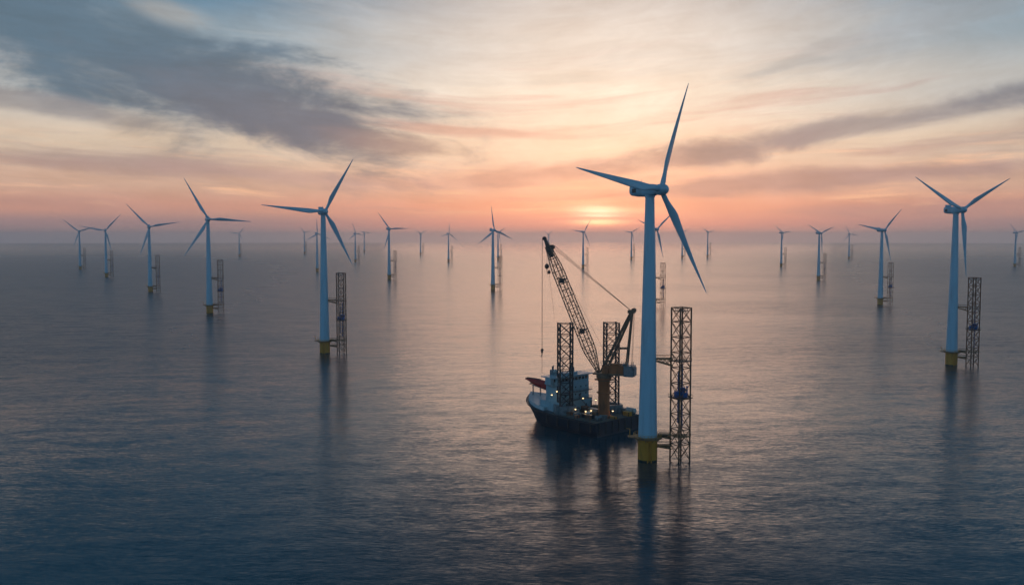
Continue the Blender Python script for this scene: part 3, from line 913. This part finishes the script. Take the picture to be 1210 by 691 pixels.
hd2.loft([frame(c0, 1.0, 0.7), frame(FT + bd * blen * 0.91, 1.2, 1.15), frame(c1, 0.8, 0.7), frame(TIP + bd * 0.8, 0.5, 0.45)])
ch_ = FT + bd * blen * 0.925
for yy in (-1.1, 0, 1.1): hd2.lathe([(0.95, -0.22), (0.95, 0.22)], 16, 'y', tuple(ch_ + bn_ * 1.5 + Vector((0, yy, 0))))
for yy in (-0.5, 0.5): hd2.lathe([(0.8, -0.2), (0.8, 0.2)], 16, 'y', tuple(TIP + Vector((0.2, yy, 0))))
hd2.build('boom_head', M['dark'], crane)

AT = Vector((-11.2, 0, 45.0))
af = MB()
for s_ in (-1, 1):
    p0, p1 = Vector((1.2, s_ * 2.3, 19.6)), AT + Vector((0, s_ * 1.2, 0))
    q0 = Vector((-0.9, s_ * 2.3, 19.6)); q1 = AT + Vector((-0.5, s_ * 1.2, -0.6))
    af.bar(p0, p1, 0.36, 8); af.bar(q0, q1, 0.30, 8)
    for k in range(9):
        f0, f1 = k / 9, (k + 1) / 9
        af.bar(p0.lerp(p1, f0), q0.lerp(q1, f1), 0.14, 5)
    r0, r1 = Vector((-9.4, s_ * 2.3, 19.6)), AT + Vector((-0.6, s_ * 1.2, 0))
    af.bar(r0, r1, 0.34, 8)
    m_ = r0.lerp(r1, 0.40); f_ = q0.lerp(q1, 0.40); af.bar(m_, f_, 0.28, 6)
for f_ in (0.25, 0.5, 0.75, 1.0):
    a_, b_ = Vector((1.2, -2.3, 19.6)).lerp(AT + Vector((0, -1.2, 0)), f_), Vector((1.2, 2.3, 19.6)).lerp(AT + Vector((0, 1.2, 0)), f_)
    af.bar(a_, b_, 0.22, 6)
for k in range(4):
    f0, f1 = k / 4, (k + 1) / 4; L0, L1 = Vector((1.2, -2.3, 19.6)), AT + Vector((0, -1.2, 0)); R_0, R_1 = Vector((1.2, 2.3, 19.6)), AT + Vector((0, 1.2, 0))
    af.bar(L0.lerp(L1, f0), R_0.lerp(R_1, f1), 0.14, 5)
af.box((AT.x - 0.3, 0, AT.z + 0.2), (2.8, 3.4, 1.3))
for yy in (-0.9, 0, 0.9): af.lathe([(1.0, -0.3), (1.0, 0.3)], 16, 'y', (AT.x - 1.2, yy, AT.z + 0.7))
af.build('a_frame', M['crane'], crane)
rp = MB()
for yy, dd in ((-1.6, 0.0), (-0.6, 0.7), (0.6, 1.5), (1.6, 2.2)):
    rp.bar(AT + Vector((0, yy, 0.2 + dd * 0.4)), ch_ + bn_ * (1.0 + dd) + Vector((0, yy, 0)), 0.06, 5)
for yy in (-1.0, 1.0):
    rp.bar(AT + Vector((-1.4, yy, 0.3)), Vector((-11.8, yy, 22.4)), 0.07, 4)
rp.build('luffing_rope', M['rope'], crane)
rp = MB(); rp.bar(FT + bd * blen * 0.70 + bn_ * 2.3, Vector((-3.0, 0.8, 23.0)), 0.05, 4); rp.build('luffing_rope', M['rope'], crane)
hr = MB()
for yy in (-0.4, 0.4): hr.bar(TIP + Vector((1.2, yy, 0)), (TIP.x + 1.2, yy * 0.6, 28.0), 0.06, 4)
hr.bar((TIP.x + 1.2, 0, 26.0), (TIP.x + 1.2, 0, 17.5), 0.08, 4)
hr.build('hoist_rope', M['rope'], crane)
hk = MB(); x0 = TIP.x + 1.2
hk.box((x0, 0, 27.2), (0.7, 1.0, 1.8)); hk.lathe([(0.6, -0.3), (0.6, 0.3)], 14, 'y', (x0, 0, 27.6)); hk.bar((x0, 0, 26.3), (x0, 0, 25.4), 0.2, 6)
hk.bar((x0, 0, 25.4), (x0 + 0.5, 0, 25.0), 0.14, 6); hk.bar((x0 + 0.5, 0, 25.0), (x0 + 0.2, 0, 24.6), 0.14, 6)
hk.build('hook_block', M['dark'], crane)
x1 = TIP.x - 0.6
a1 = MB(); a1.bar((x1, -0.9, 74.0), (x1, -0.9, 64.6), 0.05, 4)
a1.bar((x1 - 0.9, -1.4, 74.0), (x1 - 0.9, -1.4, 62.0), 0.05, 4); a1.bar((x1 - 0.9, -1.4, 60.5), (x1 - 3.4, -1.4, 41), 0.045, 4)
a1.build('hoist_rope', M['rope'], crane)
b1 = MB(); b1.lathe([(0.1, 64.9), (0.7, 64.5), (1.0, 63.7), (0.7, 62.9), (0.2, 62.5)], 16, c=(x1, -0.9, 0)); b1.bar((x1, -0.9, 62.6), (x1 - 0.2, -0.9, 60.2), 0.14, 5)
b1.build('hook_block', M['dark'], crane)
b1 = MB(); b1.lathe([(0.08, 62.1), (0.5, 61.8), (0.7, 61.2), (0.5, 60.6), (0.1, 60.3)], 14, c=(x1 - 0.9, -1.4, 0))
b1.build('hook_block', M['dark'], crane)

# ------------------------------------------------------------------ things on the ship
# lifeboat over the foredeck
lb = thing('lifeboat', on_level(636, 452, 15.4), math.radians(180 - 10), 'red covered lifeboat with dark pointed bow over the ship foredeck', 'lifeboat')
rings = []
for x, w, zt, zb in ((-5.6, 1.3, 1.1, -1.5), (-4.6, 1.9, 1.6, -2.1), (-2.0, 2.2, 1.8, -2.2), (1.0, 2.0, 1.6, -1.6), (3.6, 1.4, 1.2, -0.6), (5.4, 0.7, 0.9, 0.2), (6.3, 0.15, 0.75, 0.55)):
    rg = []
    for i in range(16):
        a = 2 * math.pi * i / 16; c, s_ = math.cos(a), math.sin(a)
        rg.append((x, w * math.copysign(abs(c) ** .8, c), (zt if s_ > 0 else -zb) * math.copysign(abs(s_) ** .9, s_)))
    rings.append(rg)
hu = MB().loft(rings).build('boat_hull', M['red'], lb, angle=50); hu.rotation_euler = (0, math.radians(-14), 0)
cn = MB()
cn.loft([[(x, y, z) for x, y, z in [(a, -h, zz - .2), (a, h, zz - .2), (a, h * .7, zz + .3), (a, -h * .7, zz + .3)]] for a, h, zz in ((-1.0, 0.9, 1.65), (2.6, 0.9, 1.35), (5.6, 0.6, 0.85))])
o = cn.build('canopy', M['dark'], lb); o.rotation_euler = (0, math.radians(-14), 0)
cd = MB()
for yy in (-1.3, 1.3):
    cd.bar((-4.6, yy, -3.2), (4.0, yy, -0.3), 0.2, 6)
    for xx, zz in ((-4.4, -3.2), (-1.0, -2.0), (2.4, -0.8)): cd.bar((xx, yy, zz), (xx - 0.2, yy, -8.0), 0.17, 6)
cd.build('cradle', M['grey'], lb)

# deck lamps
DL = 'lit lamps on the ship deck'
for px, py, z, hp, lab in ((658, 462, 13.5, 2.4, 'lit lamp on the deckhouse side just left of the left jack up leg'), (680, 483, 9.0, 2.6, 'bright deck lamp midway between the left leg and the crane pedestal'),
                           (692, 485.5, 8.4, 2.0, 'warm deck lamp left of a pair close to the crane pedestal'), (698.5, 484.5, 8.6, 2.2, 'warm deck lamp nearest the crane pedestal on its left'),
                           (704, 472, 11.6, 5.0, 'tall post lamp lit close to the left side of the crane pedestal'), (689, 470, 12.6, 1.4, 'lamp on the deckhouse gallery right of the jack up leg'),
                           (724, 485, 9.2, 2.6, 'deck lamp just right of the crane pedestal'), (652, 466, 13.0, 1.6, 'leftmost lit lamp of the ship, on the deckhouse side near the bow')):
    p = on_level(px, py, z)
    while px < 660 and (SHIP - p).dot(V) < 11.2 and z < 22:
        z += 0.1; p = on_level(px, py, z)                            # out to the ship's side
    t_ = thing('deck_lamp', p - Vector((0, 0, hp)), 0, lab, 'lamp', DL)
    MB().bar((0, 0, 0), (0, 0, hp - 0.1), 0.07, 6).lathe([(0.25, 0), (0.25, 0.1)], 8).build('post', M['grey'], t_)
    MB().lathe([(0.3, hp + 0.42), (0.5, hp + 0.1), (0.48, hp + 0.04), (0.28, hp + 0.4)], 12, cap=False).build('lamp_shade', M['grey'], t_)
    MB().lathe([(0.05, hp - 0.36), (0.28, hp - 0.24), (0.36, hp), (0.28, hp + 0.2), (0.05, hp + 0.28)], 12).build('bulb', M['lamp'], t_)

# cargo and machinery
def crate(x, y, d, m_, label, cat='crate', rz=0.0, name='deck_container'):
    t_ = thing(name, ship_w(x, y, 6.28), SRZ + rz, label, cat, 'cargo on the ship deck')
    c = MB(); c.box((0, 0, d[2] / 2), d)
    n_ = int(d[0] / 0.6)
    for k in range(n_):
        xx = -d[0] / 2 + 0.3 + k * (d[0] - 0.6) / max(1, n_ - 1)
        for s_ in (-1, 1): c.box((xx, s_ * (d[1] / 2 + 0.05), d[2] / 2), (0.25, 0.1, d[2] * 0.86))
    c.build('body', m_, t_)
    e = MB()
    for sx_ in (-1, 1):
        for sy_ in (-1, 1): e.box((sx_ * (d[0] / 2), sy_ * (d[1] / 2), d[2] / 2), (0.24, 0.24, d[2] + 0.1))
    e.build('corner_post', M['dark'], t_)
    return t_


crate(1.6, -7.4, (3.4, 2.2, 1.7), M['yellow'], 'yellow container right of the crane pedestal on the stern deck')
crate(13.0, 1.0, (6.0, 2.4, 2.5), M['grey'], 'long grey container on the middle of the deck')
crate(17.5, -5.5, (4.2, 2.4, 2.4), M['deck'], 'brown grey container in front of the deckhouse', rz=0.3)
crate(9.0, 9.3, (5.0, 2.2, 1.6), M['hull'], 'low dark container by the near deck edge')
crate(14.6, 9.8, (3.0, 2.0, 1.5), M['grey'], 'small grey crate by the near deck edge close to the left leg', rz=0.15)
crate(20.0, -1.0, (3.0, 2.6, 2.2), M['rust'], 'rusty brown crate between the jack up legs', rz=-0.2)

crate(18.5, 10.4, (2.4, 1.8, 1.3), M['rust'], 'rusty crate at the near deck edge right below the left leg', rz=-0.1)
crate(11.8, 5.6, (2.6, 2.0, 1.8), M['pale'], 'pale crate in the middle of the deck, lit by the lamps beside it', rz=0.2)
crate(4.0, 4.6, (2.2, 1.6, 1.4), M['grey'], 'grey crate just left of the crane pedestal foot', rz=0.4)
crate(10.2, -3.4, (3.2, 1.8, 1.6), M['rust'], 'brown crate behind the crane pedestal', rz=0.1)
crate(6.0, -10.6, (2.6, 2.0, 2.2), M['grey'], 'tall grey crate at the far deck edge behind the crane pedestal', rz=0.05)
crate(1.4, 1.8, (2.8, 1.4, 0.9), M['yellow'], 'low yellow crate at the stern edge below the crane pedestal', rz=0.0)
for x_, y_, d_, m_, lb_ in ((12.6, 12.2, (1.8, 1.4, 1.2), 'orange', 'small orange crate at the near deck edge, midway along the deck'), (6.8, 11.4, (2.4, 1.8, 1.9), 'rust', 'brown crate at the near deck edge close to the stern corner'),
                           (20.6, 4.2, (2.0, 2.0, 1.7), 'pale', 'pale crate tucked against the right side of the left jack up leg'), (16.4, 3.4, (2.4, 1.6, 2.8), 'dark', 'tall dark crate in the middle of the deck before the deckhouse'),
                           (8.6, -9.0, (2.2, 1.8, 1.4), 'orange', 'orange crate at the foot of the right jack up leg')):
    crate(x_, y_, d_, M[m_], lb_, rz=random.uniform(-0.3, 0.3))
pr_ = thing('pipe_stack', ship_w(14.0, 7.4, 6.28), SRZ, 'stack of grey pipes lying along the near side of the deck', 'pipes')
for q_ in range(4): MB().bar((-4, -0.9 + q_ * 0.6, 0.3), (4, -0.9 + q_ * 0.6, 0.3), 0.27, 10).build('pipe', M['grey'], pr_)
for q_ in range(3): MB().bar((-4, -0.6 + q_ * 0.6, 0.78), (4, -0.6 + q_ * 0.6, 0.78), 0.27, 10).build('pipe', M['pale'], pr_)

def reel(p, rz, m_, label, r=1.5, w=2.0):
    t_ = thing('cable_reel', p, rz, label, 'cable reel')
    d_ = MB(); d_.lathe([(r * 0.65, -w / 2), (r * 0.65, w / 2)], 20, 'y', (0, 0, r + 0.2)); d_.build('drum', M['dark'], t_)
    for s_ in (-1, 1): MB().lathe([(r, -0.1), (r, 0.1)], 24, 'y', (0, s_ * w / 2, r + 0.2)).build('flange', m_, t_)
    f_ = MB()
    for s_ in (-1, 1): f_.box((0, s_ * (w / 2 + 0.35), 0.7), (1.8, 0.25, 1.4)); f_.bar((0, s_ * (w / 2 + 0.1), r + 0.2), (0, s_ * (w / 2 + 0.5), r + 0.2), 0.15, 8)
    f_.box((0, 0, 0.1), (2.2, w + 1.0, 0.2)); f_.build('cradle', M['dark'], t_)


reel(ship_w(23.6, 10.9, 6.28), SRZ + 0.6, M['red'], 'red cable reel at the deck edge below the deckhouse', 1.6, 1.6)
reel(ship_w(7.6, 6.2, 6.28), SRZ, M['rust'], 'brown cable reel on deck left of the crane pedestal', 1.2, 2.0)
tk = thing('storage_tank', ship_w(2.2, -10.4, 6.28), SRZ + math.pi / 2, 'pale horizontal tank at the far stern corner of the deck', 'tank')
MB().lathe([(0.1, -2.6), (0.8, -2.5), (1.15, -2.1), (1.15, 2.1), (0.8, 2.5), (0.1, 2.6)], 24, 'y', (0, 0, 1.75)).build('shell', M['pale'], tk)
s_ = MB(); s_.box((0, -1.5, 0.4), (2.0, 0.4, 0.8)); s_.box((0, 1.5, 0.4), (2.0, 0.4, 0.8)); s_.build('saddle', M['dark'], tk)
wn = thing('mooring_winch', ship_w(3.2, 9.6, 6.28), SRZ, 'dark mooring winch at the near stern corner of the deck', 'winch')
MB().box((0, 0, 0.2), (3.2, 3.0, 0.4)).box((0.9, 0, 1.0), (0.8, 1.6, 1.3)).build('bed', M['dark'], wn)
MB().lathe([(1.0, -1.3), (1.0, -1.15), (0.6, -1.14), (0.6, 1.14), (1.0, 1.15), (1.0, 1.3)], 20, 'y', (-0.5, 0, 1.3)).build('drum', M['grey'], wn)
